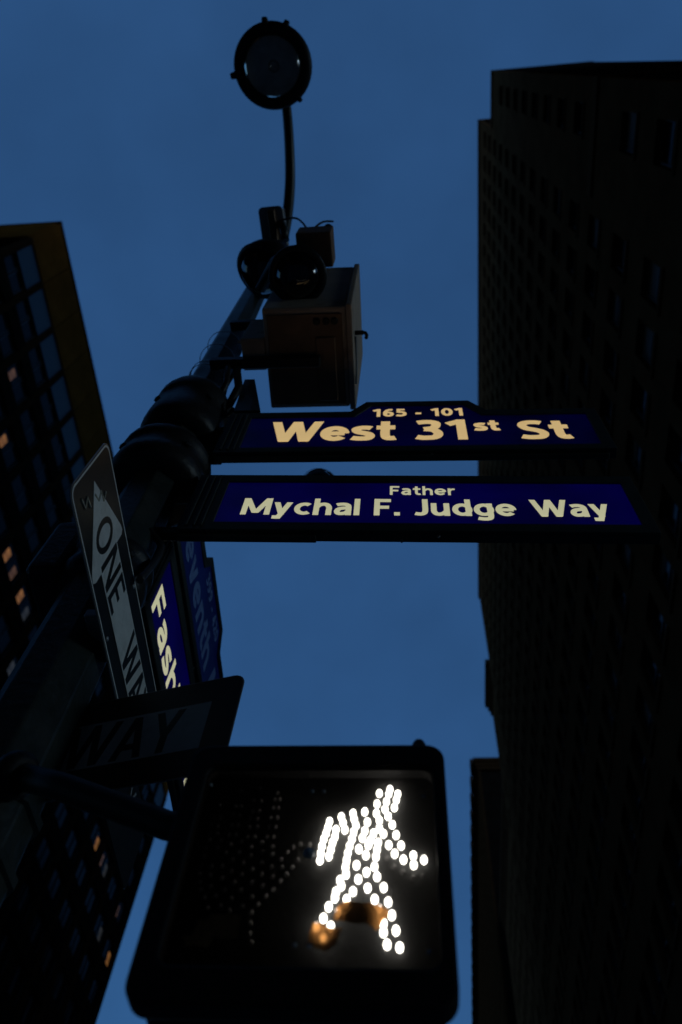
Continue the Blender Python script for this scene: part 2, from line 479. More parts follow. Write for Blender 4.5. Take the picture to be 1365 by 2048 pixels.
def lettering(body, m, parent, x0, x1, z0, z1, y, w=0.17, space=0.10, thick=0.0012):
    """write body between x0 and x1 with capitals from z0 to z1, one mesh object per letter, on the plane y facing -y"""
    adv = [glyph(c, w)[1] for c in body]
    tot = sum(adv) + space * (len(body) - 1)
    sx = (x1 - x0) / tot; sz = z1 - z0
    hw = w * sz / 2 * (0.5 + 0.5 * min(1.15, sx / sz))
    x = 0.0
    for c, a in zip(body, adv):
        strokes, _ = glyph(c, w)
        if strokes:
            mb = MB()
            for q, s in enumerate(strokes):
                yb, yf = y + 0.00005, y - thick - 0.00006 * q
                if s[0] == 'd':
                    _, xa, ya, xb, yb2 = s
                    dx, dz = (xb - xa) * sx, (yb2 - ya) * sz
                    k = hw * math.hypot(dx, dz) / abs(dz)
                    P = [(xa * sx - k, ya * sz), (xa * sx + k, ya * sz), (xb * sx + k, yb2 * sz), (xb * sx - k, yb2 * sz)]
                    loops = [P]
                    n = 4
                    mb.prism(P, yf, yb)
                else:
                    pts = [Vector((p[0] * sx, p[1] * sz)) for p in s[1]]
                    closed = (pts[0] - pts[-1]).length < 1e-6
                    n = len(pts)
                    Lf = []; Rt = []
                    for i in range(n):
                        if closed:
                            d = pts[(i + 1) % (n - 1)] - pts[(i - 1) % (n - 1)]
                        else:
                            d = pts[min(i + 1, n - 1)] - pts[max(i - 1, 0)]
                        d.normalize(); nn = Vector((-d.y, d.x)) * hw
                        Lf.append(pts[i] + nn); Rt.append(pts[i] - nn)
                    vs = []
                    for i in range(n):
                        for yy in (yf, yb):
                            vs.append((Lf[i].x, yy, Lf[i].y)); vs.append((Rt[i].x, yy, Rt[i].y))
                    fs = []
                    for i in range(n - 1):
                        a0, b0 = 4 * i, 4 * i + 4
                        fs += [(a0, b0, b0 + 1, a0 + 1), (a0 + 2, a0 + 3, b0 + 3, b0 + 2), (a0, a0 + 2, b0 + 2, b0), (a0 + 1, b0 + 1, b0 + 3, a0 + 3)]
                    if not closed:
                        e = 4 * (n - 1)
                        fs += [(0, 1, 3, 2), (e, e + 2, e + 3, e + 1)]
                    mb.add(vs, fs)
            mb.build('letter', m, parent, loc=(x0 + x * sx, 0, z0))
        x += a + space


# ------------------------------------------------------------------ ground
structure(MB().box(-600, 600, -600, 600, -0.60, -0.13).build('ground', MT['asphalt']))
structure(MB().box(-4.5, 7.5, -60, 3.2, -0.126, 0.0).build('pavement', MT['concrete']))
kb = MB(); kb.box(-4.80, -4.504, -60, 3.5, -0.126, -0.004); kb.box(-4.5, 7.5, 3.204, 3.5, -0.126, -0.004)
structure(kb.build('kerb', MT['granite'], bevel=0.02))
structure(MB().box(-36, -26.4, 6, 140, -0.126, 0.0).build('pavement_far', MT['concrete']))
structure(MB().box(4.6, 7.5, 3.51, 220, -0.126, 0.0).build('pavement_side', MT['concrete']))


# ------------------------------------------------------------------ left building
def left_tower():
    X0, Y0, Y1, H = -30.0, 10.2, 74.5, 74.3
    t = thing('office_tower', 'dark gridded office tower with ochre crown and a few lit windows, at left', 'building', (X0, Y0, 0))
    L = Y1 - Y0
    NB = 17; bw = L / NB
    D = 32.0
    zc = 68.0
    MB().box(-D, -0.55, 0.55, L - 0.002, 0, H - 0.5).build('wall', MT['spandrel'], t)
    # ochre crown panels on both visible faces
    pm = MB().box(-0.5, 0.10, 0.03, bw - 0.03, 0, H - zc).mesh('crown_panel', MT['ochre'], 0.03, 1)
    for i in range(NB):
        link('crown_panel', pm, t, (0, i * bw, zc))
    pn = MB().box(-bw + 0.03, -0.03, -0.10, 0.5, 0, H - zc).mesh('crown_panel', MT['ochre'], 0.03, 1)
    for i in range(8):
        link('crown_panel', pn, t, (-0.14 - i * bw, 0, zc))
    MB().box(-D, 0.16, -0.16, L + 0.05, H + 0.004, H + 0.35).build('coping', MT['pier'], t)
    # piers
    pr = MB().box(-0.54, 0.14, -0.26, 0.26, 0, zc - 0.02).mesh('pier', MT['pier'], 0.02, 1)
    for i in range(NB + 1):
        link('pier', pr, t, (0, i * bw + (0.27 if i == 0 else (-0.27 if i == NB else 0)), 0))
    pr2 = MB().box(-0.26, 0.26, -0.14, 0.54, 0, zc - 0.02).mesh('pier', MT['pier'], 0.02, 1)
    for i in range(1, 9):
        link('pier', pr2, t, (-i * bw, 0, 0))
    # spandrels, one per floor: floor pitch 4 m, window centres at 63.8, 59.8 ...
    sp = MB().box(-0.50, -0.02, 0.3, L - 0.3, 0, 1.55).mesh('spandrel', MT['spandrel'])
    sp2 = MB().box(-D + 1, -0.30, 0.02, 0.5, 0, 1.55).mesh('spandrel', MT['spandrel'])
    nfl = 16
    for k in range(nfl):
        z = 63.8 - 4 * k - 1.25 - 1.5
        if z < 0.5:
            break
        link('spandrel', sp, t, (0, 0, z)); link('spandrel', sp2, t, (0, 0, z))
    link('spandrel', MB().box(-0.50, -0.02, 0.3, L - 0.3, 0, 3.0).mesh('spandrel', MT['iron']), t, (0, 0, 65.0))
    # windows: two in each bay
    ww = (bw - 0.52) / 2 - 0.14
    fm = MB()
    h = 2.38
    fm.box(-0.08, 0.02, -ww / 2, -ww / 2 + 0.09, 0, h); fm.box(-0.08, 0.02, ww / 2 - 0.09, ww / 2, 0, h)
    fm.box(-0.078, 0.018, -ww / 2 + 0.092, ww / 2 - 0.092, 0, 0.09); fm.box(-0.078, 0.018, -ww / 2 + 0.092, ww / 2 - 0.092, h - 0.09, h)
    fme = fm.mesh('window', MT['wframe'])
    gm = MB().box(-0.05, -0.03, -ww / 2 + 0.092, ww / 2 - 0.092, 0.092, h - 0.092)
    gme = {'pane': gm.mesh('pane', MT['pane'])}
    lm = MB().box(-0.029, -0.022, -ww * 0.20, ww * 0.26, 0.45, h - 0.80)
    gme.update({k: lm.mesh('lit_blind', MT[k]) for k in ('room_a', 'room_b', 'room_c')})
    lit = {'room_a': [(203, 1690), (248, 1690), (222, 1908), (30, 885), (10, 1128), (35, 1203)],
           'room_b': [(208, 1718), (240, 1812), (28, 1168), (258, 1716), (2, 755), (243, 1670)],
           'room_c': [(46, 1236), (205, 1870), (218, 1742), (12, 1330)]}
    chosen = {}
    cells = []
    for i in range(NB):
        for s in (0, 1):
            for k in range(nfl):
                z = 63.8 - 4 * k - 1.19
                y = i * bw + 0.26 + 0.07 + ww / 2 + s * (ww + 0.14)
                if z > 1:
                    cells.append((i, s, k, y, z, project((X0 - 0.2, Y0 + y, z + 1.19))))
    for kind, pl in lit.items():
        for p in pl:
            c = min(cells, key=lambda c: (c[5][0] - p[0]) ** 2 + (c[5][1] - p[1]) ** 2)
            chosen.setdefault(c[:3], kind)
    rest = MB(); restp = MB()
    for c in cells:
        px, py = c[5]
        if -40 < px < 400 and py < 2090:
            w = link('window', fme, t, (-0.25, c[3], c[4]))
            link('pane', gme['pane'], w)
            if c[:3] in chosen:
                link('lit_blind', gme[chosen[c[:3]]], w)
        else:
            y, z = c[3], c[4]
            restp.box(-0.30, -0.28, y - ww / 2, y + ww / 2, z, z + h)
    o = restp.build('unlit_window_glass', MT['pane'], t); o['kind'] = 'stuff'
    return t


left_tower()


# ------------------------------------------------------------------ right buildings
def facade_block(t, y0, y1, H, zbase, bay, floor, zsill, ybay, wallm, trimm, depth=20.0, nmax=0, ww=1.25, wh=2.1, budget=None):
    """punched-window masonry wall on the plane x=0 (street side, facing -x), running along y"""
    fr = -0.0
    MB().box(0.34, depth, y0 + 0.01, y1 - 0.01, zbase, H - 0.4).build('wall', MT['spandrel'], t)
    # window columns
    cs = []
    y = ybay
    while y - bay / 2 > y0 + 0.25:
        y -= bay
    while y - bay / 2 < y0 + 0.25:
        y += bay
    while y + bay / 2 < y1 - 0.2:
        cs.append(y); y += bay
    edges = [y0] + [v for c in cs for v in (c - ww / 2, c + ww / 2)] + [y1]
    for a in range(0, len(edges), 2):
        MB().box(0.0, 0.337, edges[a], edges[a + 1], zbase, H).build('brick_pier', wallm, t)
    zs = []
    z = zsill
    while z - floor > zbase + 1:
        z -= floor
    while z + wh < H - 1.2:
        zs.append(z); z += floor
    lo = zbase
    bands = []
    for z in zs:
        bands.append((lo, z)); lo = z + wh
    bands.append((lo, H))
    for a, b in bands:
        MB().box(0.006, 0.330, y0 + 0.004, y1 - 0.004, a, b).build('spandrel', wallm, t)
    # sill, frame and pane
    sl = MB().box(-0.07, 0.30, -ww / 2 - 0.08, ww / 2 + 0.08, -0.16, 0.0).mesh('sill', trimm)
    f = MB()
    f.box(0.20, 0.30, -ww / 2, -ww / 2 + 0.07, 0, wh); f.box(0.20, 0.30, ww / 2 - 0.07, ww / 2, 0, wh)
    for q in (0.0, wh / 2 - 0.04, wh - 0.08):
        f.box(0.203, 0.297, -ww / 2 + 0.072, ww / 2 - 0.072, q, q + 0.08)
    fm = f.mesh('window', MT['wframe'])
    gm = MB().box(0.245, 0.255, -ww / 2 + 0.05, ww / 2 - 0.05, 0.02, wh - 0.02).mesh('pane', MT['pane'])
    return [(t, c, z, fm, gm, sl, ww, wh) for c in cs for z in zs]


# one straight street wall, turned 0.85 degrees off the avenue grid
TH = math.atan(0.0148)
WALL = lambda y: 7.5 + 0.0148 * (y - 5)


def right_tower():
    t = thing('hotel_tower', 'tall dark brick tower with punched windows and stepped end, at right', 'building', (WALL(0), 0, 0), -TH)
    cells = []
    cells += facade_block(t, 5.1, 59.6, 87.0, 0, 1.95, 4.2, 26.2, 6.38, MT['brick_dark'], MT['stone_trim'])
    sub = []
    cells += facade_block(t, 0.90, 5.094, 36.2, 0, 1.95, 4.2, 26.2, 2.48, MT['brick_dark'], MT['stone_trim'], depth=7.7)
    cells += facade_block(t, 0.90, 5.092, 75.2, 36.9, 1.95, 4.2, 38.8, 2.48, MT['brick_dark'], MT['stone_trim'], depth=7.7)
    MB().box(-0.10, 7.6, 0.86, 5.088, 36.204, 36.896).build('string_course', MT['stone_trim'], t)
    MB().box(-0.12, 20, 5.05, 59.9, 87.004, 87.9).build('parapet', MT['stone_trim'], t)
    MB().box(-0.10, 7.8, 0.86, 5.04, 75.204, 75.9).build('parapet', MT['stone_trim'], t)
    MB().box(7.81, 26.0, 1.50, 5.03, 0, 75.4).build('rear_wing', MT['brick_dark'], t)
    # upright fire-escape style stair with landings near the street corner
    cells.sort(key=lambda c: (Vector((WALL(c[1]), c[1], c[2])) - Vector((0, 0, EYE))).length)
    inview = [c for c in cells if project((WALL(c[1]), c[1], c[2] + 1))[0] < 1440 and project((WALL(c[1]), c[1], c[2] + 1))[1] > 60]
    ids = {id(c) for c in inview[:280]}
    restf = MB(); restg = MB(); rests = MB()
    blinds = {k: MB().box(0.236, 0.244, -0.55, 0.55, 2.02 - k, 2.02).mesh('blind', MT['blind']) for k in (0.4, 0.6, 0.8, 1.1)}
    for c in cells:
        tt, y, z, fm, gm, sl, ww, wh = c
        if id(c) in ids:
            w = link('window', fm, tt, (0, y, z))
            link('pane', gm, w); link('sill', sl, w)
            if random.random() < 0.22:
                k = random.choice((0.4, 0.6, 0.8, 1.1))
                link('blind', blinds[k], w)
        else:
            restg.box(0.245, 0.255, y - ww / 2 + 0.05, y + ww / 2 - 0.05, z + 0.02, z + wh - 0.02)
            rests.box(-0.07, 0.30, y - ww / 2 - 0.08, y + ww / 2 + 0.08, z - 0.16, z)
            for q in (0.0, wh / 2 - 0.04, wh - 0.08):
                restf.box(0.203, 0.297, y - ww / 2, y + ww / 2, z + q, z + q + 0.08)
    for nm, mb, m in (('remaining_glass', restg, MT['pane']), ('remaining_sills', rests, MT['stone_trim']), ('remaining_frames', restf, MT['wframe'])):
        o = mb.build(nm, m, tt); o['kind'] = 'stuff'


right_tower()


def side_building(name, label, y0, y1, H, wallm, dx, cornice, seed, dent=0.0):
    t = thing(name, label, 'building', (WALL(y0) + dx, y0, 0), -TH)
    L = y1 - y0
    cells = facade_block(t, 0, L, H - 2.2, 0, 2.6, 3.9, 3.0, 1.8, wallm, MT['stone_trim'], depth=18)
    restf = MB(); restg = MB()
    big = [c for c in cells if c[2] > H * 0.35][:90]
    ids = {id(c) for c in big}
    for c in cells:
        tt, y, z, fm, gm, sl, ww, wh = c
        if id(c) in ids:
            w = link('window', fm, t, (0, y, z)); link('pane', gm, w)
        else:
            restg.box(0.245, 0.255, y - ww / 2, y + ww / 2, z, z + wh)
    o = restg.build('remaining_glass', MT['pane'], t); o['kind'] = 'stuff'
    # projecting cornice in three steps
    for i, (p, a, b) in enumerate(((0.30, 2.2, 1.5), (0.6, 1.496, 0.8), (1.0, 0.796, 0.0))):
        MB().box(-p * cornice, 18, -p * cornice * 0.6, L, H - a, H - b).build('cornice', MT['stone_trim'] if not dent else wallm, t)
    if dent:
        dm = MB().box(-0.42, 0.0, -0.8, 0.8, -1.5, 0.9).mesh('dentil', wallm, 0.1, 1)
        k = 0
        y = 1.5
        while y < L:
            link('dentil', dm, t, (-1.0 * cornice + 0.02, y, H)); y += dent
    return t


side_building('apartment_block', 'narrow dark brick block with projecting cornice, beyond the tall right tower', 62.3, 68.6, 77.5, MT['brick_dark'], 0.55, 0.75, 3)
side_building('brick_building', 'brown brick building with toothed roof edge, farthest down the street at right', 97.5, 190.0, 96.5, MT['brick_brown'], 0.45, 0.7, 5, dent=3.85)
# unseen blocks added behind the viewer to hold back skylight
def plain_block(label, x0, x1, y0, y1, H, faces):
    t = thing('sky_blocker', label, 'building', ((x0 + x1) / 2, (y0 + y1) / 2, 0))
    hx, hy = (x1 - x0) / 2, (y1 - y0) / 2
    MB().box(-hx + 0.4, hx - 0.4, -hy + 0.4, hy - 0.4, 0, H - 1).build('wall', MT['spandrel'], t)
    MB().box(-hx - 0.2, hx + 0.2, -hy - 0.2, hy + 0.2, H - 1, H).build('parapet', MT['stone_trim'], t)
    k = 0
    z = 0.0
    sp = MB().box(-hx + 0.05, hx - 0.05, -hy + 0.05, hy - 0.05, 0, 1.9).mesh('spandrel', MT['brick_dark'])
    while z < H - 6:
        link('spandrel', sp, t, (0, 0, z)); z += 4.0
    if 'y' in faces:
        pm = MB().box(-0.6, 0.6, -0.35, 0.35, 0, H - 1).mesh('pier', MT['brick_dark'])
        n = int(2 * hx / 3.6)
        for i in range(n + 1):
            link('pier', pm, t, (-hx + 0.6 + i * (2 * hx - 1.2) / n, hy - 0.35, 0))
    if 'x' in faces:
        pm = MB().box(-0.35, 0.35, -0.6, 0.6, 0, H - 1).mesh('pier', MT['brick_dark'])
        n = int(2 * hy / 3.6)
        for i in range(n + 1):
            link('pier', pm, t, (hx - 0.35, -hy + 0.6 + i * (2 * hy - 1.2) / n, 0))
    return t


plain_block('unseen corner building added behind the viewer to hold back skylight', -4.5, 40, -45, -6.2, 62, 'y')
plain_block('unseen block added across the avenue, behind the viewer, to hold back skylight', -62, -30, -60, -8, 74, 'x')
# plain lower house filling the gap behind the cornice
side_building('corner_house', 'set back dark masonry building between the two cornices at right', 70.0, 96.6, 69.0, MT['brick_dark'], 1.5, 0.5, 7)


# ------------------------------------------------------------------ street lamp pole
def pole_x(z):
    return -0.85 - 0.028 * z


PY = 1.345


def street_lamp():
    t = thing('street_lamp', 'tall dark green street lamp pole with round glass lamp on a curved arm', 'street lamp', (0, 0, 0))
    n = 8
    zs = [0.0, 0.02, 0.9, 0.92, 0.98, 2.0, 4.0, 6.0, 8.35]
    mb = MB()
    prof = [(0.0, 0.17), (0.85, 0.165), (0.95, 0.128)] + [(z, 0.13 - 0.0072 * z) for z in (1.0, 3, 5, 7, 8.4)]
    vs = []
    for z, r in prof:
        for k in range(n):
            a = 2 * PI * (k + 0.5) / n
            vs.append((pole_x(z) + r * math.cos(a), PY + r * math.sin(a), z))
    fs = [(i * n + k, i * n + (k + 1) % n, (i + 1) * n + (k + 1) % n, (i + 1) * n + k) for i in range(len(prof) - 1) for k in range(n)]
    fs += [tuple(range(n))[::-1], tuple((len(prof) - 1) * n + k for k in range(n))]
    mb.add(vs, fs)
    mb.build('shaft', MT['pole'], t, 0.006, 2)
    axis = Vector((-0.028, 0, 1)).normalized()
    # heavy cast clamps round the shaft
    for z0, h, r in ((4.70, 0.46, 0.172), (4.26, 0.28, 0.185), (3.56, 0.20, 0.135)):
        c = (pole_x(z0), PY, z0)
        MB().lathe([(0.08, 0), (r * 0.86, 0.0), (r * 0.97, 0.02), (r, 0.05), (r, h * 0.32), (r * 0.95, h * 0.36), (r * 0.95, h * 0.62), (r, h * 0.66),
                    (r, h * 0.80), (r * 0.92, h * 0.92), (r * 0.66, h), (0.08, h)], 28, c, axis, caps=False).build('clamp_collar', MT['iron'], t)
        for k in range(4):
            a = PI / 4 + k * PI / 2
            p = Vector(c) + axis * (h * 0.5) + Vector((math.cos(a), math.sin(a), 0)) * r * 0.95
            MB().lathe([(0.0, -0.012), (0.016, -0.012), (0.016, 0.012), (0.0, 0.016)], 6, p, (math.cos(a), math.sin(a), 0), smooth=False, caps=False).build('bolt', MT['iron'], t)
    # rounded terminal box on the far side of the shaft
    MB().box(pole_x(3.7) - 0.205, pole_x(3.7) - 0.09, PY - 0.11, PY + 0.10, 3.56, 3.86).build('terminal_box', MT['iron'], t, 0.035, 4)
    # lower seam bands
    for z0 in (2.60, 2.74):
        MB().lathe([(0.105, 0), (0.122, 0.004), (0.122, 0.028), (0.105, 0.032)], 8, (pole_x(z0), PY, z0), axis, smooth=False, caps=False).build('band', MT['pole'], t)
    # arm
    pts = []
    ctrl = [(pole_x(7.9), PY, 7.9), (-1.02, 1.28, 8.35), (-0.965, 1.08, 8.62), (-0.93, 0.82, 8.80), (-0.915, 0.52, 8.88), (-0.91, 0.22, 8.87), (-0.925, 0.08, 8.82)]
    C = [Vector(c) for c in ctrl]
    for i in range(len(C) - 1):
        p0, p1, p2, p3 = C[max(i - 1, 0)], C[i], C[i + 1], C[min(i + 2, len(C) - 1)]
        for k in range(6):
            s = k / 6
            pts.append(0.5 * ((2 * p1) + (p2 - p0) * s + (2 * p0 - 5 * p1 + 4 * p2 - p3) * s * s + (3 * p1 - p0 - 3 * p2 + p3) * s ** 3))
    pts.append(C[-1])
    MB().tube(pts, [0.05 - 0.014 * i / (len(pts) - 1) for i in range(len(pts))], 12).build('lamp_arm', MT['pole'], t)
    MB().lathe([(0.075, 0), (0.075, 0.10), (0.06, 0.12)], 16, (pole_x(7.95), PY, 7.95), axis).build('arm_socket', MT['iron'], t)
    # lamp head
    c = Vector((-0.955, -0.055, 8.60))
    head = MB().lathe([(0.292, 0.0), (0.300, 0.012), (0.300, 0.05), (0.285, 0.06), (0.26, 0.13), (0.19, 0.22), (0.10, 0.27), (0.0, 0.285)], 40, c, caps=False).build('lamp_head', MT['iron'], t)
    MB().lathe([(0.288, 0.012), (0.296, -0.004), (0.286, -0.020), (0.226, -0.022), (0.218, -0.010), (0.218, 0.012)], 40, c, caps=False).build('rim', MT['lampframe'], head)
    # inner reflector
    MB().lathe([(0.217, 0.004), (0.20, 0.06), (0.14, 0.13), (0.06, 0.16), (0.0, 0.165)], 32, c, caps=False).build('reflector', MT['reflector'], head)
    MB().lathe([(0.0, 0.02), (0.03, 0.03), (0.045, 0.07), (0.03, 0.12), (0.0, 0.13)], 16, c, caps=False).build('bulb', MT['lens'], head)
    # glass bowl (a shell)
    outp = [(0.222 * math.cos(a), -0.012 - 0.105 * math.sin(a)) for a in [PI / 2 * k / 10 for k in range(11)]]
    inp = [(0.217 * math.cos(a), -0.012 - 0.100 * math.sin(a)) for a in [PI / 2 * k / 10 for k in range(11)]]
    MB().lathe(outp + inp[::-1], 40, c, caps=False).build('glass_bowl', MT['lens'], head)
    for ang, s in ((R(265), 0.85), (R(296), 0.8), (R(172), 1.0), (R(52), 0.7)):
        d = Vector((math.cos(ang), math.sin(ang), 0)); e = Vector((-d.y, d.x, 0))
        b = MB()
        p = c + d * 0.300
        vs = []
        for u in (-0.025, 0.032):
            for w in (-0.030 * s, 0.030 * s):
                for h in (-0.03, 0.05):
                    vs.append(p + d * (u * (1 if u < 0 else s)) + e * w * (1 if u < 0 else 0.7) + Vector((0, 0, h)))
        b.add(vs, [(0, 1, 3, 2), (4, 6, 7, 5), (0, 4, 5, 1), (2, 3, 7, 6), (0, 2, 6, 4), (1, 5, 7, 3)])
        b.build('latch', MT['lampframe'], head, 0.012, 3)
    return t


street_lamp()


# ------------------------------------------------------------------ backlit street name signs
def street_sign(label, loc, rotz, upper, lit, blue, textm, texts, dome=False, step=False, group='backlit street name signs'):
    t = thing('street_name_sign', label, 'street sign', loc, rotz, group)
    x0, x1 = 0.172, 1.745
    if upper:
        zb, zt = 4.492, 4.908
        outer = [(x0, zb), (x1, zb), (x1, zt), (1.285, zt), (1.218, 5.02), (0.766, 5.02), (0.70, zt), (x0, zt)]
        field = [(0.273, 4.538), (1.697, 4.538), (1.697, 4.852), (1.262, 4.852), (1.192, 4.972), (0.79, 4.972), (0.722, 4.852), (0.273, 4.852)]
        inner = field
    else:
        zb, zt = 3.886, 4.292
        outer = [(x0, zb), (x1, zb), (x1, zt), (x0, zt)]
        field = [(0.288, 3.938), (1.700, 3.938), (1.700, 4.238), (0.288, 4.238)]
        inner = field
    # box body behind, frame ring in front
    MB().prism(outer, -0.012, 0.020, 'xz').build('sign_box', MT['frame'], t)
    MB().ringprism(outer, inner, -0.024, -0.0125).build('frame', MT['frame'], t, 0.002, 1)
    face = MB().prism([(p[0], p[1]) for p in field], -0.0178, -0.0125, 'xz').build('face_panel', blue, t)
    for (s, a, b, c, d, off, sp) in texts:
        lettering(s, textm, face, a, b, c, d, -0.0178, off, sp)
    # ribbed end plate next to the pole
    for xr in (0.195, 0.222, 0.246):
        MB().box(xr, xr + 0.010, -0.030, -0.0243, zb + 0.02, zt - 0.02).build('rib', MT['frame'], t, 0.002, 1)
    # hinge rail along the underside; on the lower sign it stops short
    xe = 0.64 if step else x1 - 0.03
    MB().box(x0 + 0.01, xe, -0.008, 0.016, zb - 0.018, zb - 0.0005).build('hinge_rail', MT['frame'], t, 0.002, 1)
    for xs in (0.92, 1.04):
        MB().lathe([(0.0, -0.006), (0.0045, -0.005), (0.006, 0.0), (0.006, 0.006)], 10, (xs, 0.014 if xs < 1 else -0.005, zb - 0.003), (0, 0, 1), caps=False).build('screw', MT['steel'], t)
    # arm that carries the sign from the pole
    for z in (zb + 0.07, zt - 0.07):
        MB().box(0.04, x0 + 0.02, 0.0205, 0.055, z - 0.022, z + 0.022).build('mounting_bar', MT['iron'], t, 0.004, 1)
    if dome:
        MB().lathe([(0.086, 0.0), (0.090, 0.03), (0.088, 0.12), (0.078, 0.18), (0.055, 0.225), (0.026, 0.245), (0.0, 0.25)], 24, (0.592, 0.125, zt + 0.03), caps=False).build('sensor_dome', MT['smoke'], t)
        MB().box(0.54, 0.656, 0.0205, 0.20, zt - 0.03, zt + 0.0295).build('dome_base', MT['iron'], t, 0.004, 1)
    return t


T31 = [('West', 0.375, 0.900, 4.604, 4.808, 0.205, 0.06), ('31', 0.980, 1.193, 4.604, 4.810, 0.205, 0.09),
       ('st', 1.221, 1.326, 4.690, 4.800, 0.21, 0.06), ('St', 1.400, 1.603, 4.598, 4.790, 0.205, 0.07),
       ('165 - 101', 0.797, 1.188, 4.857, 4.942, 0.20, 0.12)]
TF = [('Father', 0.879, 1.110, 4.148, 4.214, 0.155, 0.11),
      ('Mychal F. Judge Way', 0.368, 1.618, 3.998, 4.114, 0.18, 0.10)]
TFA = [('Fashion Ave', 0.315, 1.60, 3.960, 4.110, 0.17, 0.10)]
T7 = [('Seventh Ave', 0.315, 1.62, 4.600, 4.790, 0.19, 0.08), ('399 - 420', 0.797, 1.188, 4.857, 4.942, 0.19, 0.12)]
street_sign('backlit blue sign reading West 31st St in warm yellow letters', (-0.952, 1.317, 0), R(1.5), True, True, MT['blue_lit1'], MT['text_gold'], T31)
street_sign('backlit blue sign reading Father Mychal F. Judge Way, below the West 31st sign', (-0.952, 1.314, 0), R(2.3), False, True, MT['blue_lit2'], MT['text_cream'], TF, dome=True, step=True)
street_sign('backlit blue sign starting Fashion, behind the ONE WAY sign with an arrow', (-0.957, 1.345, 0), R(91.6), False, True, MT['blue_lit2'], MT['text_cream'], TFA)
street_sign('dim blue sign reading Seventh Ave, ending on open sky below the Judge Way sign', (-1.003, 1.345, 0), R(91.6), True, False, MT['blue_dim'], MT['text_dim'], T7)


# ------------------------------------------------------------------ one way signs
def sign_blank(t, L, H, flip=False):
    """black sheet with a thin pale rim; front at y<0"""
    MB().prism(rrect(0, L, 0, H, 0.032), -0.0015, 0.0015).build('sheet_edge', MT['alu'], t)
    MB().prism(rrect(0.0025, L - 0.0025, 0.0025, H - 0.0025, 0.030), -0.0026, -0.00155).build('black_face', MT['sign_black'], t)


# arrow sign, facing +x, running along the avenue
OWL, OWH = 0.94, 0.290
t = thing('one_way_sign', 'long ONE WAY sign with white arrow, strapped to the pole left of the blue signs', 'road sign', (-0.8, 0.82, 3.247), R(91.5), 'one way signs')
sign_blank(t, OWL, OWH)
y_ = -0.0031
rim = MB().ringprism(rrect(0.004, OWL - 0.004, 0.004, OWH - 0.004, 0.029), rrect(0.0095, OWL - 0.0095, 0.0095, OWH - 0.0095, 0.025), -0.0032, -0.0027)
rim.build('border_line', MT['sign_white'], t)
arrow = [(0.052, 0.148), (0.245, 0.262), (0.262, 0.266), (0.272, 0.255), (0.272, 0.212), (0.895, 0.212), (0.895, 0.072), (0.284, 0.072), (0.284, 0.030), (0.276, 0.012), (0.258, 0.014)]
ar = MB().prism(arrow, -0.0034, -0.0027).build('arrow', MT['sign_white'], t)
lettering('ONE', MT['sign_black'], ar, 0.165, 0.425, 0.078, 0.206, -0.0034, 0.15, 0.16, thick=0.0005)
lettering('WAY', MT['sign_black'], ar, 0.560, 0.850, 0.078, 0.206, -0.0034, 0.15, 0.06, thick=0.0005)
# small scribble sprayed across the point of the arrow
for pl in ([(0.052, 0.050), (0.085, 0.060), (0.066, 0.085), (0.098, 0.092)], [(0.085, 0.135), (0.110, 0.150), (0.094, 0.175), (0.126, 0.180), (0.112, 0.205)]):
    MB().tube([(x, -0.0040, z) for x, z in pl], 0.0028, 6).build('scrawl', MT['scrawl'], t)
for xs in (0.455, ):
    for z in (0.022, OWH - 0.022):
        MB().lathe([(0.0, -0.004), (0.006, -0.003), (0.0075, 0.0)], 10, (xs, -0.0030, z), (0, 1, 0), caps=False).build('bolt', MT['steel'], t)
MB().box(0.40, 0.56, 0.004, 0.06, 0.05, 0.08).build('strap_bracket', MT['steel'], t, 0.003, 1)
MB().box(0.40, 0.56, 0.004, 0.06, 0.20, 0.23).build('strap_bracket', MT['steel'], t, 0.003, 1)

# small sign plate hung under it, only its corner and one letter show
t = thing('small_sign', 'small dark plate with a grey letter V, under the WAY sign', 'road sign', (-0.83, 1.60, 3.05), R(91.5))
MB().prism(rrect(0, 0.40, 0, 0.23, 0.015), -0.002, 0.002).build('plate', MT['sign_black'], t)
lettering('V', MT['faded'], t, 0.175, 0.245, 0.150, 0.205, -0.0022, 0.15)

# sign facing the camera, its left half passing behind the pole
t = thing('one_way_sign', 'dark sign passing behind the pole, showing only WAY, just above the walk signal', 'road sign', (-0.430, 1.300, 2.831), R(-13), 'one way signs')
L2, H2 = 1.04, 0.318
MB().prism(rrect(-L2, 0.012, 0, H2, 0.034), -0.0015, 0.0015).build('sheet_edge', MT['alu'], t)
MB().prism(rrect(-L2 + 0.003, 0.009, 0.003, H2 - 0.003, 0.032), -0.0026, -0.00155).build('black_face', MT['sign_black'], t)
arrow2 = [(-1.0, 0.159), (-0.78, 0.290), (-0.76, 0.290), (-0.76, 0.233), (-0.061, 0.233), (-0.061, 0.082), (-0.76, 0.082), (-0.76, 0.028), (-0.78, 0.028)]
ar = MB().prism(arrow2, -0.0034, -0.0027).build('arrow', MT['sign_white'], t)
lettering('ONE', MT['sign_black'], ar, -0.84, -0.56, 0.088, 0.226, -0.0034, 0.15, 0.16, thick=0.0005)
lettering('WAY', MT['sign_black'], ar, -0.429, -0.123, 0.088, 0.224, -0.0034, 0.15, 0.06, thick=0.0005)
MB().box(-0.60, -0.44, -0.04, -0.004, 0.262, 0.285).build('strap_bracket', MT['iron'], t, 0.003, 1)
MB().box(-0.60, -0.44, -0.04, -0.004, 0.030, 0.053).build('strap_bracket', MT['iron'], t, 0.003, 1)


